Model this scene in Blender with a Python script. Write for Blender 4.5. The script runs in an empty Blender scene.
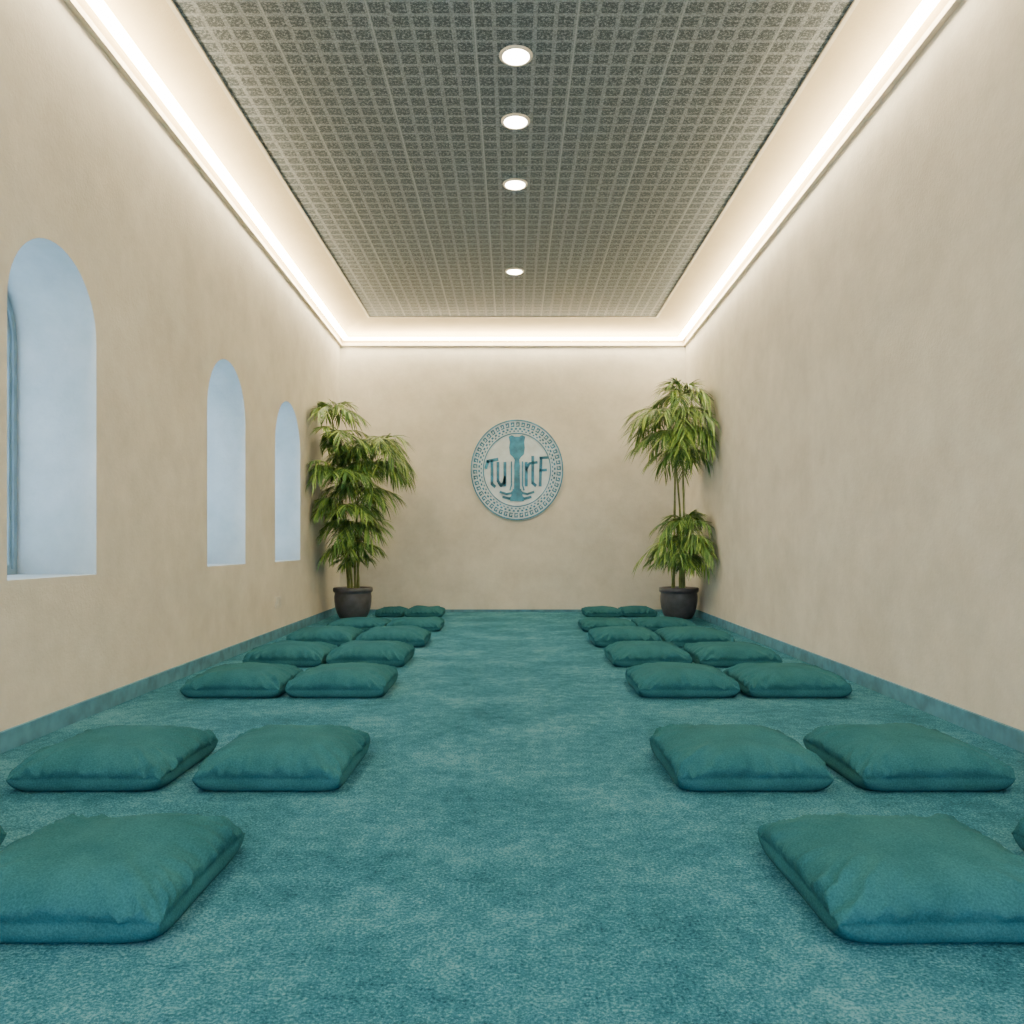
import bpy, bmesh, math, random
from mathutils import Vector, Matrix, noise
C = bpy.context
F = 800.0; HZ = 546.0; VX = 513.0
DB = 12.12; DR = -2.2
ZT = 4.05; ZP = 4.30; PW = 2.09
def W(d): return 2.62 - 0.0164*(DB-d)

# ---------------- material helpers ----------------
def new_mat(name):
    m = bpy.data.materials.new(name); m.use_nodes = True
    nt = m.node_tree; b = nt.nodes['Principled BSDF']
    return m, nt, b
def N(nt, t, **kw):
    n = nt.nodes.new(t)
    for k, v in kw.items(): setattr(n, k, v)
    return n
def L(nt, a, b): nt.links.new(a, b)
def M(nt, op, a, b=None, c=None):
    n = nt.nodes.new('ShaderNodeMath'); n.operation = op
    for i, v in enumerate((a, b, c)):
        if v is None: continue
        if isinstance(v, (int, float)): n.inputs[i].default_value = v
        else: nt.links.new(v, n.inputs[i])
    return n.outputs[0]
def ramp(nt, fac, stops):
    r = nt.nodes.new('ShaderNodeValToRGB')
    e = r.color_ramp.elements
    e[0].position, e[0].color = stops[0][0], (*stops[0][1], 1)
    e[1].position, e[1].color = stops[-1][0], (*stops[-1][1], 1)
    for p, c in stops[1:-1]:
        x = e.new(p); x.color = (*c, 1)
    nt.links.new(fac, r.inputs[0]); return r.outputs[0]
def mixc(nt, fac, a, b, mode='MIX'):
    n = nt.nodes.new('ShaderNodeMix'); n.data_type = 'RGBA'; n.blend_type = mode
    for s, v in ((n.inputs[0], fac), (n.inputs[6], a), (n.inputs[7], b)):
        if isinstance(v, (int, float)): s.default_value = v
        elif isinstance(v, tuple): s.default_value = (*v, 1)
        else: nt.links.new(v, s)
    return n.outputs[2]
def bump(nt, b, h, strength, dist):
    n = N(nt, 'ShaderNodeBump'); n.inputs['Strength'].default_value = strength
    n.inputs['Distance'].default_value = dist
    L(nt, h, n.inputs['Height']); L(nt, n.outputs[0], b.inputs['Normal'])
def noise_tex(nt, co, scale, detail=3, rough=0.55):
    n = N(nt, 'ShaderNodeTexNoise'); n.inputs['Scale'].default_value = scale
    n.inputs['Detail'].default_value = detail; n.inputs['Roughness'].default_value = rough
    L(nt, co, n.inputs['Vector']); return n.outputs[0]
def objco(nt): return N(nt, 'ShaderNodeTexCoord').outputs['Object']

def plaster(name, c1, c2, rough=0.85):
    m, nt, b = new_mat(name); co = objco(nt)
    a = noise_tex(nt, co, 2.2, 5, 0.7)
    L(nt, ramp(nt, a, [(0.32, c1), (0.68, c2)]), b.inputs['Base Color'])
    b.inputs['Roughness'].default_value = rough; b.inputs['Specular IOR Level'].default_value = .2
    bump(nt, b, noise_tex(nt, co, 40, 3, 0.7), 0.3, 0.01)
    return m
def flat(name, c, rough=0.5, var=0.12, metal=0.0):
    m, nt, b = new_mat(name); co = objco(nt)
    a = noise_tex(nt, co, 9, 2)
    c2 = tuple(min(1, x*(1+var)) for x in c); c1 = tuple(x*(1-var) for x in c)
    L(nt, ramp(nt, a, [(0.3, c1), (0.7, c2)]), b.inputs['Base Color'])
    b.inputs['Roughness'].default_value = rough; b.inputs['Metallic'].default_value = metal
    return m
def emis(name, c, s):
    m, nt, b = new_mat(name)
    b.inputs['Base Color'].default_value = (*c, 1)
    b.inputs['Emission Color'].default_value = (*c, 1)
    b.inputs['Emission Strength'].default_value = s
    return m

m_wall = plaster('wall_plaster', (0.475, 0.455, 0.398), (0.60, 0.575, 0.505))
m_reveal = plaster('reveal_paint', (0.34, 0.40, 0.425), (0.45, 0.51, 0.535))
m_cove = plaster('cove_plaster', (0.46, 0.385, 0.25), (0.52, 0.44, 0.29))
m_trim = flat('cove_trim_paint', (0.58, 0.52, 0.40), 0.5)
m_base = flat('baseboard_teal', (0.055, 0.19, 0.27), 0.8, 0.25)
m_led = emis('led_warm', (1.0, 0.83, 0.54), 60)
m_lens = emis('downlight_lens', (1.0, 0.86, 0.64), 45)
m_white = flat('white_metal', (0.6, 0.55, 0.46), 0.35)
m_frame = flat('window_frame_paint', (0.22, 0.34, 0.42), 0.45)
m_plate = flat('outlet_plastic', (0.46, 0.45, 0.41), 0.4)
m_pot = flat('pot_glaze', (0.055, 0.055, 0.065), 0.4, 0.3)
m_soil = flat('soil', (0.03, 0.02, 0.012), 0.95, 0.5)
m_emb_pale = flat('emblem_pale', (0.60, 0.70, 0.76), 0.6, 0.1)
m_emb_teal = flat('emblem_teal', (0.03, 0.19, 0.32), 0.5, 0.4)

def carpet():
    m, nt, b = new_mat('carpet_teal'); co = objco(nt)
    big = noise_tex(nt, co, 1.8, 4, 0.7); mid = noise_tex(nt, co, 16, 3, 0.8); fib = noise_tex(nt, co, 110, 3, 0.85)
    s = M(nt, 'ADD', M(nt, 'MULTIPLY', big, 0.24), M(nt, 'MULTIPLY', mid, 0.2))
    s = M(nt, 'ADD', s, M(nt, 'MULTIPLY', fib, 0.56))
    col = ramp(nt, s, [(0.38, (0.009, 0.064, 0.105)), (0.5, (0.036, 0.19, 0.28)), (0.62, (0.165, 0.42, 0.54))])
    L(nt, col, b.inputs['Base Color']); b.inputs['Roughness'].default_value = 1.0
    b.inputs['Specular IOR Level'].default_value = .1
    bump(nt, b, fib, 1.0, 0.02)
    return m
m_carpet = carpet()
def cushion_mat():
    m, nt, b = new_mat('cushion_fabric'); co = objco(nt)
    big = noise_tex(nt, co, 5, 3, 0.6); fib = noise_tex(nt, co, 170, 2, 0.7)
    s = M(nt, 'ADD', M(nt, 'MULTIPLY', big, 0.4), M(nt, 'MULTIPLY', fib, 0.6))
    L(nt, ramp(nt, s, [(0.35, (0.013, 0.068, 0.088)), (0.65, (0.030, 0.125, 0.155))]), b.inputs['Base Color'])
    b.inputs['Roughness'].default_value = 1.0; b.inputs['Specular IOR Level'].default_value = .03
    bump(nt, b, fib, 0.35, 0.004)
    return m
m_cush = cushion_mat()
def ceiling_mat():
    m, nt, b = new_mat('ceiling_embossed_tile'); co = objco(nt)
    sp = N(nt, 'ShaderNodeSeparateXYZ'); L(nt, co, sp.inputs[0])
    cell = 0.13
    fx = M(nt, 'FRACT', M(nt, 'DIVIDE', M(nt, 'ADD', sp.outputs[0], 10.0), cell))
    fy = M(nt, 'FRACT', M(nt, 'DIVIDE', M(nt, 'ADD', sp.outputs[1], 30.0), cell))
    ax = M(nt, 'ABSOLUTE', M(nt, 'SUBTRACT', fx, 0.5)); ay = M(nt, 'ABSOLUTE', M(nt, 'SUBTRACT', fy, 0.5))
    inner = M(nt, 'LESS_THAN', M(nt, 'MAXIMUM', ax, ay), 0.39)
    n1 = noise_tex(nt, co, 50, 3, 0.9)
    mot = M(nt, 'GREATER_THAN', n1, 0.47)
    dark = M(nt, 'MULTIPLY', inner, mot)
    fx4 = M(nt, 'FRACT', M(nt, 'DIVIDE', M(nt, 'ADD', sp.outputs[0], 10.0), cell*5))
    seam = M(nt, 'LESS_THAN', fx4, 0.014)
    light = ramp(nt, noise_tex(nt, co, 85, 3, 0.9), [(0.36, (0.085, 0.105, 0.118)), (0.64, (0.36, 0.40, 0.42))])
    c = mixc(nt, dark, light, (0.055, 0.075, 0.086))
    c = mixc(nt, M(nt, 'MULTIPLY', seam, .6), c, (0.40, 0.43, 0.44))
    L(nt, c, b.inputs['Base Color']); b.inputs['Roughness'].default_value = 0.7
    bump(nt, b, M(nt, 'SUBTRACT', 1.0, dark), 0.6, 0.012)
    return m
m_ceil = ceiling_mat()
def leaf_mat():
    m, nt, b = new_mat('palm_leaf')
    g = N(nt, 'ShaderNodeNewGeometry')
    c = ramp(nt, g.outputs['Random Per Island'], [(0.0, (0.025, 0.09, 0.025)), (0.5, (0.085, 0.20, 0.04)), (1.0, (0.28, 0.41, 0.08))])
    L(nt, c, b.inputs['Base Color']); b.inputs['Roughness'].default_value = 0.45
    return m
m_leaf = leaf_mat()
m_stem = flat('palm_stem', (0.14, 0.18, 0.05), 0.6, 0.4)
def glass():
    m, nt, b = new_mat('window_glass')
    t = N(nt, 'ShaderNodeBsdfTransparent'); t.inputs[0].default_value = (0.85, 0.93, 0.97, 1)
    g = N(nt, 'ShaderNodeBsdfGlossy'); g.inputs['Roughness'].default_value = 0.05
    mx = N(nt, 'ShaderNodeMixShader'); mx.inputs[0].default_value = 0.07
    L(nt, t.outputs[0], mx.inputs[1]); L(nt, g.outputs[0], mx.inputs[2])
    L(nt, mx.outputs[0], nt.nodes['Material Output'].inputs[0])
    return m
m_glass = glass()

# ---------------- mesh helper ----------------
def mk(name, verts, faces, mats, midx=None, smooth=False, parent=None):
    me = bpy.data.meshes.new(name); me.from_pydata([tuple(v) for v in verts], [], faces)
    for m in (mats if isinstance(mats, (list, tuple)) else [mats]): me.materials.append(m)
    if midx:
        for p, i in zip(me.polygons, midx): p.material_index = i
    if smooth:
        for p in me.polygons: p.use_smooth = True
    me.update()
    o = bpy.data.objects.new(name, me); C.collection.objects.link(o)
    if parent: o.parent = parent
    return o
class B:
    def __init__(s): s.v = []; s.f = []; s.m = []
    def add(s, vs, fs, mi=0):
        o = len(s.v); s.v += [tuple(v) for v in vs]
        for f in fs: s.f.append(tuple(i+o for i in f)); s.m.append(mi)
    def box8(s, p, mi=0):
        s.add(p, [(3, 2, 1, 0), (4, 5, 6, 7), (0, 1, 5, 4), (1, 2, 6, 5), (2, 3, 7, 6), (3, 0, 4, 7)], mi)
    def box(s, x0, x1, y0, y1, z0, z1, mi=0):
        s.box8([(x0, y0, z0), (x1, y0, z0), (x1, y1, z0), (x0, y1, z0), (x0, y0, z1), (x1, y0, z1), (x1, y1, z1), (x0, y1, z1)], mi)
    def make(s, name, mats, smooth=False, parent=None): return mk(name, s.v, s.f, mats, s.m, smooth, parent)

# ---------------- room shell ----------------
b = B()
b.box8([(-W(DR)-.6, DR-.2, -.1), (W(DR)+.6, DR-.2, -.1), (W(DB)+.6, DB+.2, -.1), (-W(DB)-.6, DB+.2, -.1),
        (-W(DR)-.6, DR-.2, 0), (W(DR)+.6, DR-.2, 0), (W(DB)+.6, DB+.2, 0), (-W(DB)-.6, DB+.2, 0)])
b.make('floor', m_carpet)
b = B(); b.box(-W(DB)-.2, W(DB)+.2, DB, DB+.2, 0, 4.6); b.make('wall_back', m_wall)
b = B()
b.box8([(W(DR), DR, 0), (W(DR)+.2, DR, 0), (W(DB)+.2, DB, 0), (W(DB), DB, 0),
        (W(DR), DR, 4.6), (W(DR)+.2, DR, 4.6), (W(DB)+.2, DB, 4.6), (W(DB), DB, 4.6)])
b.make('wall_right', m_wall)
b = B(); wr = W(DR)
b.box(-wr-.2, -2.1, DR-.2, DR, 0, 4.6); b.box(2.1, wr+.2, DR-.2, DR, 0, 4.6); b.box(-2.1, 2.1, DR-.2, DR, 3.2, 4.6)
b.make('wall_rear', m_wall)  # unseen rear wall; wide opening made to let sky light in as fill
dg = bpy.data.objects.new('fill_light_door_1', None); C.collection.objects.link(dg)  # unseen glazed door, added to admit cool fill light from behind the camera
b = B()
for x in (-2.1, -1.07, -.03, 1.0, 2.03): b.box(x, x+.07, DR-.14, DR-.06, 0.002, 3.19)
b.box(-2.03, 2.03, DR-.14, DR-.06, 3.12, 3.19); b.box(-2.03, 2.03, DR-.14, DR-.06, 0.002, .08)
b.make('fill_light_door_frame', m_frame, parent=dg)
mk('fill_light_door_glass', [(-2.06, DR-.1, .05), (2.06, DR-.1, .05), (2.06, DR-.1, 3.15), (-2.06, DR-.1, 3.15)], [(0, 1, 2, 3)], m_glass, parent=dg)

wins = [(3.93, 4.80), (6.62, 7.61), (8.62, 9.70)]
ZS = 0.83; ZA = 2.65; RV = 0.55
b = B(); K = 24
def P(d, z, r=0.0): return (-W(d)-r, d, z)
def quad(d0, d1, z0, z1): b.add([P(d0, z0), P(d1, z0), P(d1, z1), P(d0, z1)], [(0, 1, 2, 3)])
prev = DR
arches = []
for a, e in wins:
    quad(prev, a, 0, 4.6); quad(a, e, 0, ZS)
    R = (e-a)/2; rz = R
    pts = [((a+e)/2 - R*math.cos(math.pi*i/K), ZA-rz + rz*math.sin(math.pi*i/K)) for i in range(K+1)]
    for (d0, z0), (d1, z1) in zip(pts[:-1], pts[1:]):
        b.add([P(d0, z0), P(d1, z1), P(d1, 4.6), P(d0, 4.6)], [(0, 1, 2, 3)])
    outl = [(a, ZS)] + pts + [(e, ZS)]
    arches.append(outl)
    n = len(outl)
    vs = [P(d, z) for d, z in outl] + [P(d, z, RV) for d, z in outl]
    b.add(vs, [(i, (i+1) % n, n+(i+1) % n, n+i) for i in range(n)], 1)
    prev = e
quad(prev, DB, 0, 4.6)
prev = DR
for (a, e), outl in zip(wins, arches):
    def q2(d0, d1, z0, z1, zz=None): b.add([P(d0, z0, RV), P(d1, z0, RV), P(d1, z1, RV), P(d0, z1, RV)], [(3, 2, 1, 0)])
    q2(prev, a, 0, 4.6); q2(a, e, 0, ZS)
    pts = outl[1:-1]
    for (d0, z0), (d1, z1) in zip(pts[:-1], pts[1:]):
        b.add([P(d0, z0, RV), P(d1, z1, RV), P(d1, 4.6, RV), P(d0, 4.6, RV)], [(3, 2, 1, 0)])
    prev = e
q2(prev, DB, 0, 4.6)
b.add([P(DR, 4.6), P(DB, 4.6), P(DB, 4.6, RV), P(DR, 4.6, RV)], [(0, 1, 2, 3)])
wl = b.make('wall_left', [m_wall, m_reveal])

for k, outl in enumerate(arches):
    e = bpy.data.objects.new('window_%d' % (k+1), None); C.collection.objects.link(e)
    n = len(outl)
    a0, e0 = wins[k]; cc = (a0+e0)/2
    def sc(o, t):
        d, z = o; d = cc + (d-cc)*(1-2*t/(e0-a0)); zc = 1.7
        return d, zc+(z-zc)*(1-2*t/(ZA-ZS))
    b = B()
    for t0, t1, r0, r1 in ((0.002, 0.035, RV-.075, RV-.01), (0.035, 0.06, RV-.06, RV-.01), (0.06, 0.075, RV-.045, RV-.01)):
        o0 = [sc(o, t0) for o in outl]; o1 = [sc(o, t1) for o in outl]
        vs = [P(d, z, r0) for d, z in o0] + [P(d, z, r0) for d, z in o1] + [P(d, z, r1) for d, z in o0] + [P(d, z, r1) for d, z in o1]
        for i in range(n):
            j = (i+1) % n
            b.add([vs[i], vs[j], vs[n+j], vs[n+i], vs[2*n+i], vs[2*n+j], vs[3*n+j], vs[3*n+i]],
                  [(0, 1, 2, 3), (3, 2, 6, 7), (7, 6, 5, 4), (4, 5, 1, 0)])
    def bar(d0, d1, z0, z1):
        b.box8([P(d0, z0, RV-.045), P(d1, z0, RV-.045), P(d1, z0, RV-.015), P(d0, z0, RV-.015),
                P(d0, z1, RV-.045), P(d1, z1, RV-.045), P(d1, z1, RV-.015), P(d0, z1, RV-.015)])
    bar(cc-.015, cc+.015, ZS+.06, ZA-.06)
    for z in (1.25, 1.7, 2.15): bar(a0+.07, e0-.07, z-.012, z+.012)
    b.make('frame', m_frame, parent=e)
    o1 = [sc(o, .05) for o in outl]
    mk('pane', [P(d, z, RV-.03) for d, z in o1], [tuple(range(n))], m_glass, parent=e)

pf = DR+.35; pb = 11.53
b = B(); b.box(-PW, PW, pf, pb, ZP, ZP+.12); b.make('ceiling', m_ceil)
outer = [(-W(DR), DR), (W(DR), DR), (W(DB), DB), (-W(DB), DB)]
inner = [(-PW, pf), (PW, pf), (PW, pb), (-PW, pb)]
b = B(); S = 24
for i in range(4):
    j = (i+1) % 4
    vs = []
    for s in range(S+1):
        t = s/S*math.pi/2; k = 1-math.cos(t); z = ZT+.02+(ZP-ZT-.02)*math.sin(t)
        for q in (i, j):
            vs.append((outer[q][0]*(1-k)+inner[q][0]*k, outer[q][1]*(1-k)+inner[q][1]*k, z))
    b.add(vs, [(2*s, 2*s+1, 2*s+3, 2*s+2) for s in range(S)])
b.make('ceiling_cove', m_cove, smooth=True)
def ring(name, off0, off1, z0, z1, mat, src=outer):
    b = B()
    def ins(o): return [(x-math.copysign(o, x), y+(o if q < 2 else -o)) for q, (x, y) in enumerate(src)]
    A, D = ins(off0), ins(off1)
    for i in range(4):
        j = (i+1) % 4
        b.add([(*A[i], z0), (*A[j], z0), (*D[j], z0), (*D[i], z0), (*A[i], z1), (*A[j], z1), (*D[j], z1), (*D[i], z1)],
              [(0, 1, 2, 3), (7, 6, 5, 4), (0, 4, 5, 1), (3, 2, 6, 7)])
    return b.make(name, mat)
ring('trim_1', 0, .04, ZT-.025, ZT+.015, m_trim)
ring('trim_2', 0, .03, ZP-.015, ZP-.001, m_trim, inner)
ring('led_strip_light', .07, .15, ZT+.05, ZT+.075, m_led)

bh = .1; bt = .02
def side_base(sx, name):
    b = B()
    b.box8([(sx*W(DR), DR, 0.001), (sx*(W(DR)-bt), DR, 0.001), (sx*(W(DB)-bt), DB, 0.001), (sx*W(DB), DB, 0.001),
            (sx*W(DR), DR, bh), (sx*(W(DR)-bt), DR, bh), (sx*(W(DB)-bt), DB, bh), (sx*W(DB), DB, bh)])
    b.make(name, m_base)
side_base(-1, 'baseboard_left'); side_base(1, 'baseboard_right')
b = B(); b.box(-W(DB)+bt, W(DB)-bt, DB-bt, DB, 0.001, .04); b.make('baseboard_back', m_base)

b = B(); wd = W(8.7)
b.box(-wd-.01, -wd+.02, 8.60, 8.78, .33, .45); b.box(-wd+.02, -wd+.03, 8.65, 8.73, .36, .42)
b.make('wall_outlet', m_plate)

def lathe(b, prof, n=40, mi=0, cx=0, cy=0):
    vs = []
    for r, z in prof:
        for i in range(n):
            a = 2*math.pi*i/n; vs.append((cx+r*math.cos(a), cy+r*math.sin(a), z))
    fs = [(s*n+i, s*n+(i+1) % n, (s+1)*n+(i+1) % n, (s+1)*n+i) for s in range(len(prof)-1) for i in range(n)]
    b.add(vs, fs, mi)
for d in (5.38, 6.21, 7.29, 9.60, 3.2, 1.2):
    b = B()
    lathe(b, [(.112, ZP), (.112, ZP-.008), (.106, ZP-.014), (.098, ZP-.016), (.090, ZP-.012)], cx=0.02, cy=d)
    lathe(b, [(.090, ZP-.012), (.06, ZP-.022), (.0001, ZP-.026)], mi=1, cx=.02, cy=d)
    b.make('ceiling_downlight', [m_white, m_lens], smooth=True)

# ---------------- cushions ----------------
def cushion(xc, d0, w, dep, seed, h=.165, rot=0):
    n = 60; hw, hd = w/2, dep/2
    def prof(u): return max(0.0, 1-abs(u)**4.6)**0.5
    def sv(i): return math.sin(math.pi/2*(2*i/n-1))
    V = []; Fc = []
    zs = h*.34
    so = seed*7.31
    def pos(u, v, side):
        x = hw*u*(1-.035*(1-v*v)*abs(u)**2); y = hd*v*(1-.035*(1-u*u)*abs(v)**2)
        t = prof(u)*prof(v)
        dome = 1-.13*(u*u+v*v)
        e1 = abs(u)**5; e2 = abs(v)**5
        edge = min(1, t*3)
        if side > 0:
            z = zs + (h-zs)*t*dome
            big = noise.noise(Vector((u*1.5+so, v*1.5, 1)))*.014
            g = noise.noise(Vector((u*8+so, v*1.2, 5)))*e2 + noise.noise(Vector((u*1.2, v*8+so, 9)))*e1
            cor = (abs(u)*abs(v))**1.8
            g2 = noise.noise(Vector(((abs(u)-abs(v))*11+so+3*math.copysign(1, u), (u*v)*1.2, math.copysign(4, v))))*cor
            z += (big*t + g*.030*edge + g2*.075*edge)
            y += math.copysign(1, v)*noise.noise(Vector((u*7+so, 3, 2)))*.016*e2*edge
            x += math.copysign(1, u)*noise.noise(Vector((v*9+so, 7, 2)))*.026*e1*edge
        else:
            z = zs*(1-min(1, t*2.0))
        bul = .016*edge
        x += math.copysign(bul*e1, u); y += math.copysign(bul*e2, v)
        return Vector((x, y, max(z, .003)))
    it = {}; ib = {}
    for i in range(n+1):
        for j in range(n+1):
            u, v = sv(i), sv(j)
            it[i, j] = len(V); V.append(pos(u, v, 1))
            if 0 < i < n and 0 < j < n:
                ib[i, j] = len(V); V.append(pos(u, v, -1))
            else: ib[i, j] = it[i, j]
    for i in range(n):
        for j in range(n):
            Fc.append((it[i, j], it[i+1, j], it[i+1, j+1], it[i, j+1]))
            Fc.append((ib[i, j], ib[i, j+1], ib[i+1, j+1], ib[i+1, j]))
    o = mk('floor_cushion', V, Fc, m_cush, smooth=True)
    o.location = (xc, d0+hd, 0.0); o.rotation_euler[2] = rot
    return o
rows = [
 (1.99, .64, [(.805, 1.465), (1.64, 2.27), (-1.50, -.88), (-2.28, -1.665)]),
 (3.23, .66, [(.665, 1.295), (1.41, 2.03), (-1.295, -.695), (-2.05, -1.43)]),
 (5.23, .66, [(.825, 1.485), (1.545, 2.22), (-1.49, -.845), (-2.18, -1.53)]),
 (6.56, .66, [(.825, 1.47), (1.53, 2.21), (-1.53, -.89), (-2.22, -1.57)]),
 (7.84, .68, [(.80, 1.46), (1.50, 2.18), (-1.55, -.87), (-2.24, -1.585)]),
 (9.30, .68, [(.81, 1.44), (1.47, 2.14), (-1.48, -.85), (-2.18, -1.51)]),
 (11.2, .62, [(1.02, 1.53), (1.55, 2.02), (-1.52, -1.0), (-1.93, -1.55)]),
]
sd = 1
for d0, dep, cs in rows:
    for x0, x1 in cs:
        rr = random.Random(sd)
        cushion((x0+x1)/2, d0, x1-x0, dep, sd, h=(.17 if d0 < 9 else .13)+rr.uniform(-.006, .008), rot=rr.uniform(-.012, .012)); sd += 1

# ---------------- emblem ----------------
def emblem():
    b = B(); RX, RZ = .70, .76; cx, cz = .06, 2.15; y0 = DB
    def Q(x, z, h): return (cx+x*RX, y0-h, cz+z*RZ)
    n = 96
    def disc(r0, r1, h0, h1, mi):
        for i in range(n):
            a, c = 2*math.pi*i/n, 2*math.pi*(i+1)/n
            p = [(r0*math.cos(a), r0*math.sin(a)), (r1*math.cos(a), r1*math.sin(a)), (r1*math.cos(c), r1*math.sin(c)), (r0*math.cos(c), r0*math.sin(c))]
            b.add([Q(*q, h1) for q in p] + [Q(*q, h0) for q in p], [(0, 1, 2, 3), (1, 5, 6, 2), (0, 3, 7, 4)], mi)
    disc(0.0, 1.0, 0, .025, 0)
    disc(.975, 1.0, .02, .045, 1); disc(.715, .735, .02, .04, 1)
    def blk(a0, a1, r0, r1):
        p = [(r0*math.cos(a0), r0*math.sin(a0)), (r1*math.cos(a0), r1*math.sin(a0)), (r1*math.cos(a1), r1*math.sin(a1)), (r0*math.cos(a1), r0*math.sin(a1))]
        b.add([Q(*q, .036) for q in p] + [Q(*q, .024) for q in p], [(0, 1, 2, 3), (0, 4, 5, 1), (1, 5, 6, 2), (2, 6, 7, 3), (3, 7, 4, 0)], 1)
    k = 50
    for i in range(k):
        a = 2*math.pi*i/k; s = 2*math.pi/k
        blk(a, a+.62*s, .925, .948); blk(a, a+.2*s, .865, .948); blk(a, a+.7*s, .86, .88)
        blk(a+.44*s, a+.64*s, .895, .948)
    k = 56
    for i in range(k):
        a = 2*math.pi*i/k; s = 2*math.pi/k; blk(a, a+.5*s, .80, .835); blk(a+.5*s, a+.9*s, .76, .785)
    def stroke(pts, w, h=.042):
        for (x0, z0), (x1, z1) in zip(pts[:-1], pts[1:]):
            d = Vector((x1-x0, z1-z0))
            if d.length < 1e-6: continue
            d.normalize(); nn = Vector((-d.y, d.x))*w/2; e = d*w*.3
            p = [(x0-e.x+nn.x, z0-e.y+nn.y), (x0-e.x-nn.x, z0-e.y-nn.y), (x1+e.x-nn.x, z1+e.y-nn.y), (x1+e.x+nn.x, z1+e.y+nn.y)]
            b.add([Q(*q, h) for q in p] + [Q(*q, .024) for q in p], [(0, 1, 2, 3), (0, 4, 5, 1), (1, 5, 6, 2), (2, 6, 7, 3), (3, 7, 4, 0)], 1)
    def poly(pts, h=.04):
        m = len(pts); b.add([Q(*q, h) for q in pts] + [Q(*q, .024) for q in pts], [tuple(range(m))] + [(i, (i+1) % m, m+(i+1) % m, m+i) for i in range(m)], 1)
    half = [(.07, -.40), (.06, -.05), (.065, .08), (.05, .20), (.08, .25), (.15, .31), (.17, .44), (.155, .55), (.18, .66), (.11, .69), (.05, .66)]
    poly([(x, z) for x, z in half] + [(-x, z) for x, z in reversed(half)])
    for s in (-1, 1):
        stroke([(s*.12, .16), (s*.12, -.30), (s*.15, -.40)], .03)
        stroke([(s*.02, -.38), (s*.12, -.46), (s*.22, -.48), (s*.36, -.44)], .045)
        stroke([(s*.02, -.50), (s*.16, -.57), (s*.30, -.54)], .05)
    poly([(-.15, -.62), (.15, -.62), (.09, -.38), (-.09, -.38)])
    w = .062
    stroke([(-.67, .04), (-.63, .17), (-.42, .21)], w); stroke([(-.54, .18), (-.54, -.28), (-.48, -.33)], w)
    stroke([(-.41, .14), (-.41, -.22), (-.35, -.31), (-.28, -.26), (-.26, -.14)], w); stroke([(-.26, .14), (-.26, -.31)], w)
    stroke([(.20, .14), (.20, -.31)], w); stroke([(.20, .0), (.27, .13)], w*.8)
    stroke([(.34, .26), (.34, -.26), (.40, -.31)], w); stroke([(.28, .13), (.43, .15)], w*.8)
    stroke([(.52, .24), (.50, -.31)], w); stroke([(.50, .24), (.66, .25)], w*.8); stroke([(.50, -.01), (.63, .0)], w*.8)
    b.make('wall_emblem', [m_emb_pale, m_emb_teal])
emblem()

# ---------------- plants ----------------
def tube(b, pts, rad, n=7, mi=0):
    vs = []
    for i, p in enumerate(pts):
        t = (pts[min(i+1, len(pts)-1)]-pts[max(i-1, 0)]).normalized()
        a = t.cross(Vector((0.3, 1, 0))).normalized(); c = t.cross(a)
        r = rad[i] if isinstance(rad, list) else rad
        for k in range(n):
            an = 2*math.pi*k/n; vs.append(p+(a*math.cos(an)+c*math.sin(an))*r)
    fs = [(s*n+k, s*n+(k+1) % n, (s+1)*n+(k+1) % n, (s+1)*n+k) for s in range(len(pts)-1) for k in range(n)]
    b.add(vs, fs, mi)
def clampv(p, m=.03):
    w = W(p.y)-m
    return Vector((max(-w, min(w, p.x)), min(p.y, DB-m), max(p.z, .02)))
def frond(b, rnd, o, az, el, Ln, droop, ll):
    ex = o.x+math.cos(az)*math.cos(el)*Ln*1.1
    lim = W(o.y)-.08
    if abs(ex) > lim:
        c = max(-1, min(1, (math.copysign(lim, ex)-o.x)/(math.cos(el)*Ln*1.1)))
        az = math.copysign(math.acos(c), -1 if rnd.random() < .75 else 1)
    dr = Vector((math.cos(az)*math.cos(el), math.sin(az)*math.cos(el), math.sin(el)))
    npt = 10
    def at(t): return o + dr*Ln*t + Vector((0, 0, -droop*Ln*t*t))
    tube(b, [clampv(at(i/npt)) for i in range(npt+1)], [.005*(1-.7*i/npt) for i in range(npt+1)], 4, 1)
    nl = 19
    for i in range(nl):
        t = .15+.85*i/(nl-1)
        p = at(t); tan = (at(min(1, t+.02))-at(t-.02)).normalized()
        side = tan.cross(Vector((0, 0, 1)))
        if side.length < .1: side = Vector((math.sin(az), -math.cos(az), 0))
        side.normalize()
        lk = ll*(.55+.6*math.sin(math.pi*min(1, t*.85)))*rnd.uniform(.8, 1.2)
        for s in (-1, 1):
            d = (side*s*(1-.5*t)+tan*(.5+.6*t)).normalized()
            d = (d+Vector((rnd.uniform(-.15, .15), rnd.uniform(-.15, .15), rnd.uniform(-.05, .2)))).normalized()
            wv = d.cross(Vector((0, 0, 1)))
            if wv.length < .1: wv = side
            wv = (wv.normalized()+Vector((0, 0, rnd.uniform(-.5, .5)))).normalized()*.009
            vs = []; g = rnd.uniform(.25, .7)
            for q, ww in ((0, .35), (.3, 1), (.65, .8), (1, .06)):
                c = p+d*lk*q+Vector((0, 0, -g*lk*q*q))
                vs += [clampv(c+wv*ww), clampv(c-wv*ww)]
            b.add(vs, [(0, 1, 3, 2), (2, 3, 5, 4), (4, 5, 7, 6)], 0)
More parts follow.
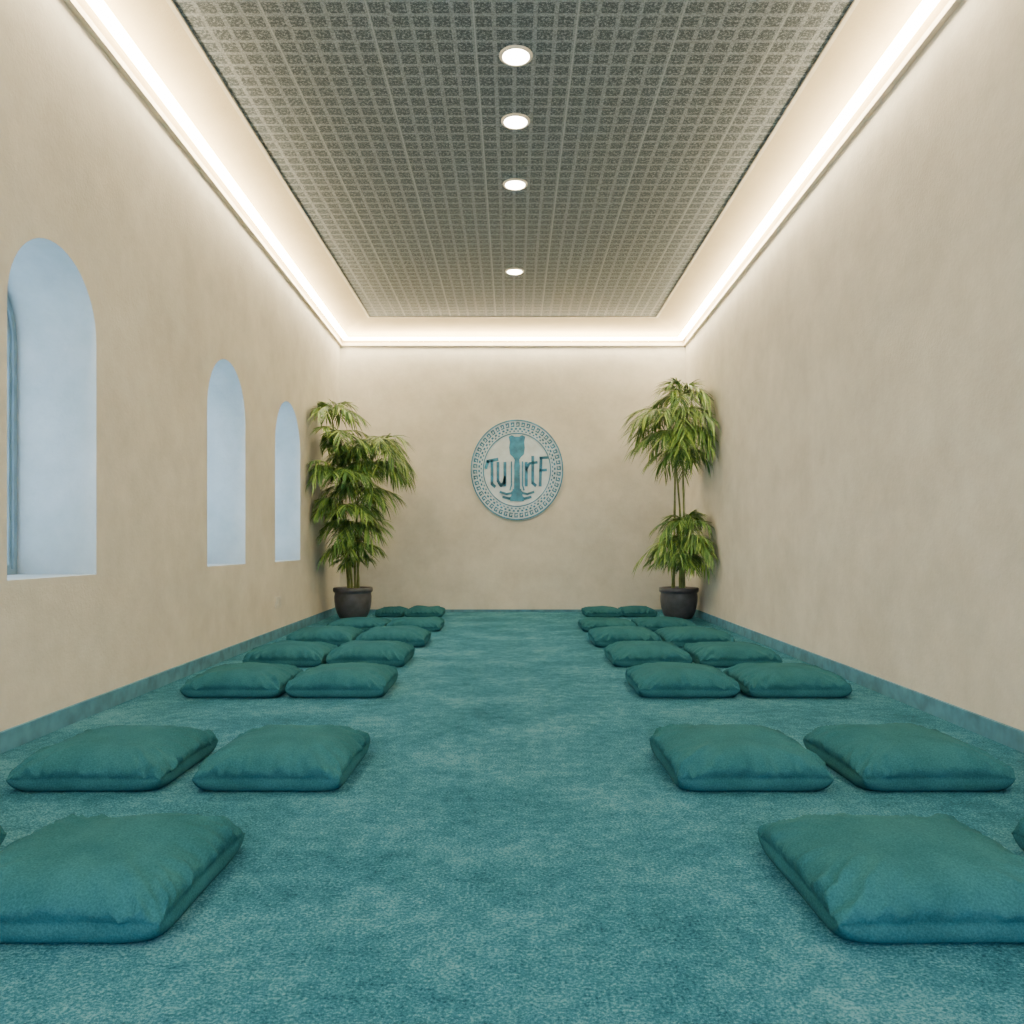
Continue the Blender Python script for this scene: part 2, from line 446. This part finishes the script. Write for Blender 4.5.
def plant(name, px, py, stems, crowns, seed):
    e = bpy.data.objects.new(name, None); C.collection.objects.link(e); e.location = (0, 0, 0)
    b = B()
    lathe(b, [(.0001, .004), (.165, .004), (.185, .015), (.215, .07), (.240, .15), (.252, .23), (.254, .30), (.248, .345), (.252, .36), (.268, .37), (.272, .39), (.270, .42), (.260, .432), (.24, .43), (.228, .37)], n=56, cx=px, cy=py)
    b.make('pot', m_pot, smooth=True, parent=e)
    b = B(); lathe(b, [(.232, .375), (.1, .39), (.0001, .395)], n=32, cx=px, cy=py); b.make('soil', m_soil, parent=e)
    rnd = random.Random(seed)
    b = B()
    for (x, y, z, dx, dy) in stems:
        p0 = Vector((px+dx, py+dy, .37)); p1 = Vector((x, y, z)); pts = []
        for i in range(15):
            t = i/14; p = p0.lerp(p1, t); k = math.sin(math.pi*t)
            p.x += (p0.x-p1.x)*.25*k; pts.append(clampv(p))
        tube(b, pts, [(.017 if i % 3 else .021)*(1-.45*i/14) for i in range(15)], 8, 1)
    b.make('stems', [m_leaf, m_stem], smooth=True, parent=e)
    b = B()
    for (x, y, z, n, Ln, el, droop, ll) in crowns:
        a0 = rnd.uniform(0, 6.28)
        for i in range(n):
            az = a0+6.283*i/n*1.0+rnd.uniform(-.25, .25)
            frond(b, rnd, Vector((x, y, z)), az, rnd.uniform(el*.4, el*1.3), Ln*rnd.uniform(.75, 1.15), droop*rnd.uniform(.7, 1.2), ll)
    b.make('fronds', [m_leaf, m_stem], parent=e)
PY = 11.05
plant('potted_bamboo_palm', -2.21, PY,
  [(-2.38, 10.45, 2.8, -.06, 0), (-1.88, 10.9, 2.35, .06, .02), (-2.3, 10.55, 1.95, -.03, -.06), (-2.1, 10.9, 1.8, .02, .06), (-2.25, 10.7, 1.5, 0, -.04), (-2.1, 10.85, 1.25, .08, 0)],
  [(-2.34, 10.40, 2.74, 12, .42, .85, .6, .19), (-2.32, 10.40, 2.46, 9, .46, .4, .5, .19), (-2.2, 10.6, 2.22, 9, .40, .5, .6, .2),
   (-1.84, 10.85, 2.34, 20, .57, .8, .75, .24), (-1.90, 10.85, 2.10, 16, .54, .4, .6, .24),
   (-2.3, 10.45, 1.95, 16, .54, .5, .5, .22), (-2.08, 10.8, 1.74, 17, .56, .6, .6, .23),
   (-2.22, 10.55, 1.48, 18, .54, .6, .6, .22), (-2.12, 10.7, 1.28, 16, .50, .5, .6, .2),
   (-2.16, 10.75, 1.0, 14, .42, .7, .6, .18), (-2.18, 10.9, .78, 8, .30, .7, .5, .13)], 3)
plant('potted_bamboo_palm', 2.29, PY,
  [(2.22, 10.9, 2.95, -.07, 0), (2.14, 10.9, 2.7, .05, .03), (2.3, 10.9, 2.6, .06, -.05), (2.3, 11.05, 1.15, .03, .08), (2.24, 10.9, 1.2, -.09, 0)],
  [(2.22, 10.5, 2.93, 16, .58, 1.05, .75, .22), (2.12, 10.55, 2.68, 21, .74, .65, .75, .26), (2.20, 10.55, 2.48, 16, .62, .4, .6, .24), (2.24, 10.6, 2.28, 10, .40, .2, .7, .2),
   (2.26, 10.5, 1.28, 15, .48, 1.0, .75, .2), (2.24, 10.5, 1.08, 18, .54, .55, .7, .21), (2.28, 10.6, .88, 12, .44, .3, .6, .19)], 8)

# ---------------- world + camera ----------------
w = bpy.data.worlds.new('sky'); C.scene.world = w; w.use_nodes = True
bg = w.node_tree.nodes['Background']; bg.inputs[0].default_value = (0.70, 0.85, 1.0, 1); bg.inputs[1].default_value = 7.0
cd = bpy.data.cameras.new('camera'); co = bpy.data.objects.new('camera', cd); C.collection.objects.link(co)
co.location = (0, 0, 1.0); co.rotation_euler = (math.pi/2, 0, 0)
cd.sensor_width = 36; cd.lens = F/1024*36; cd.shift_y = (HZ-512)/1024; cd.shift_x = -(VX-512)/1024
cd.clip_start = .05
C.scene.camera = co
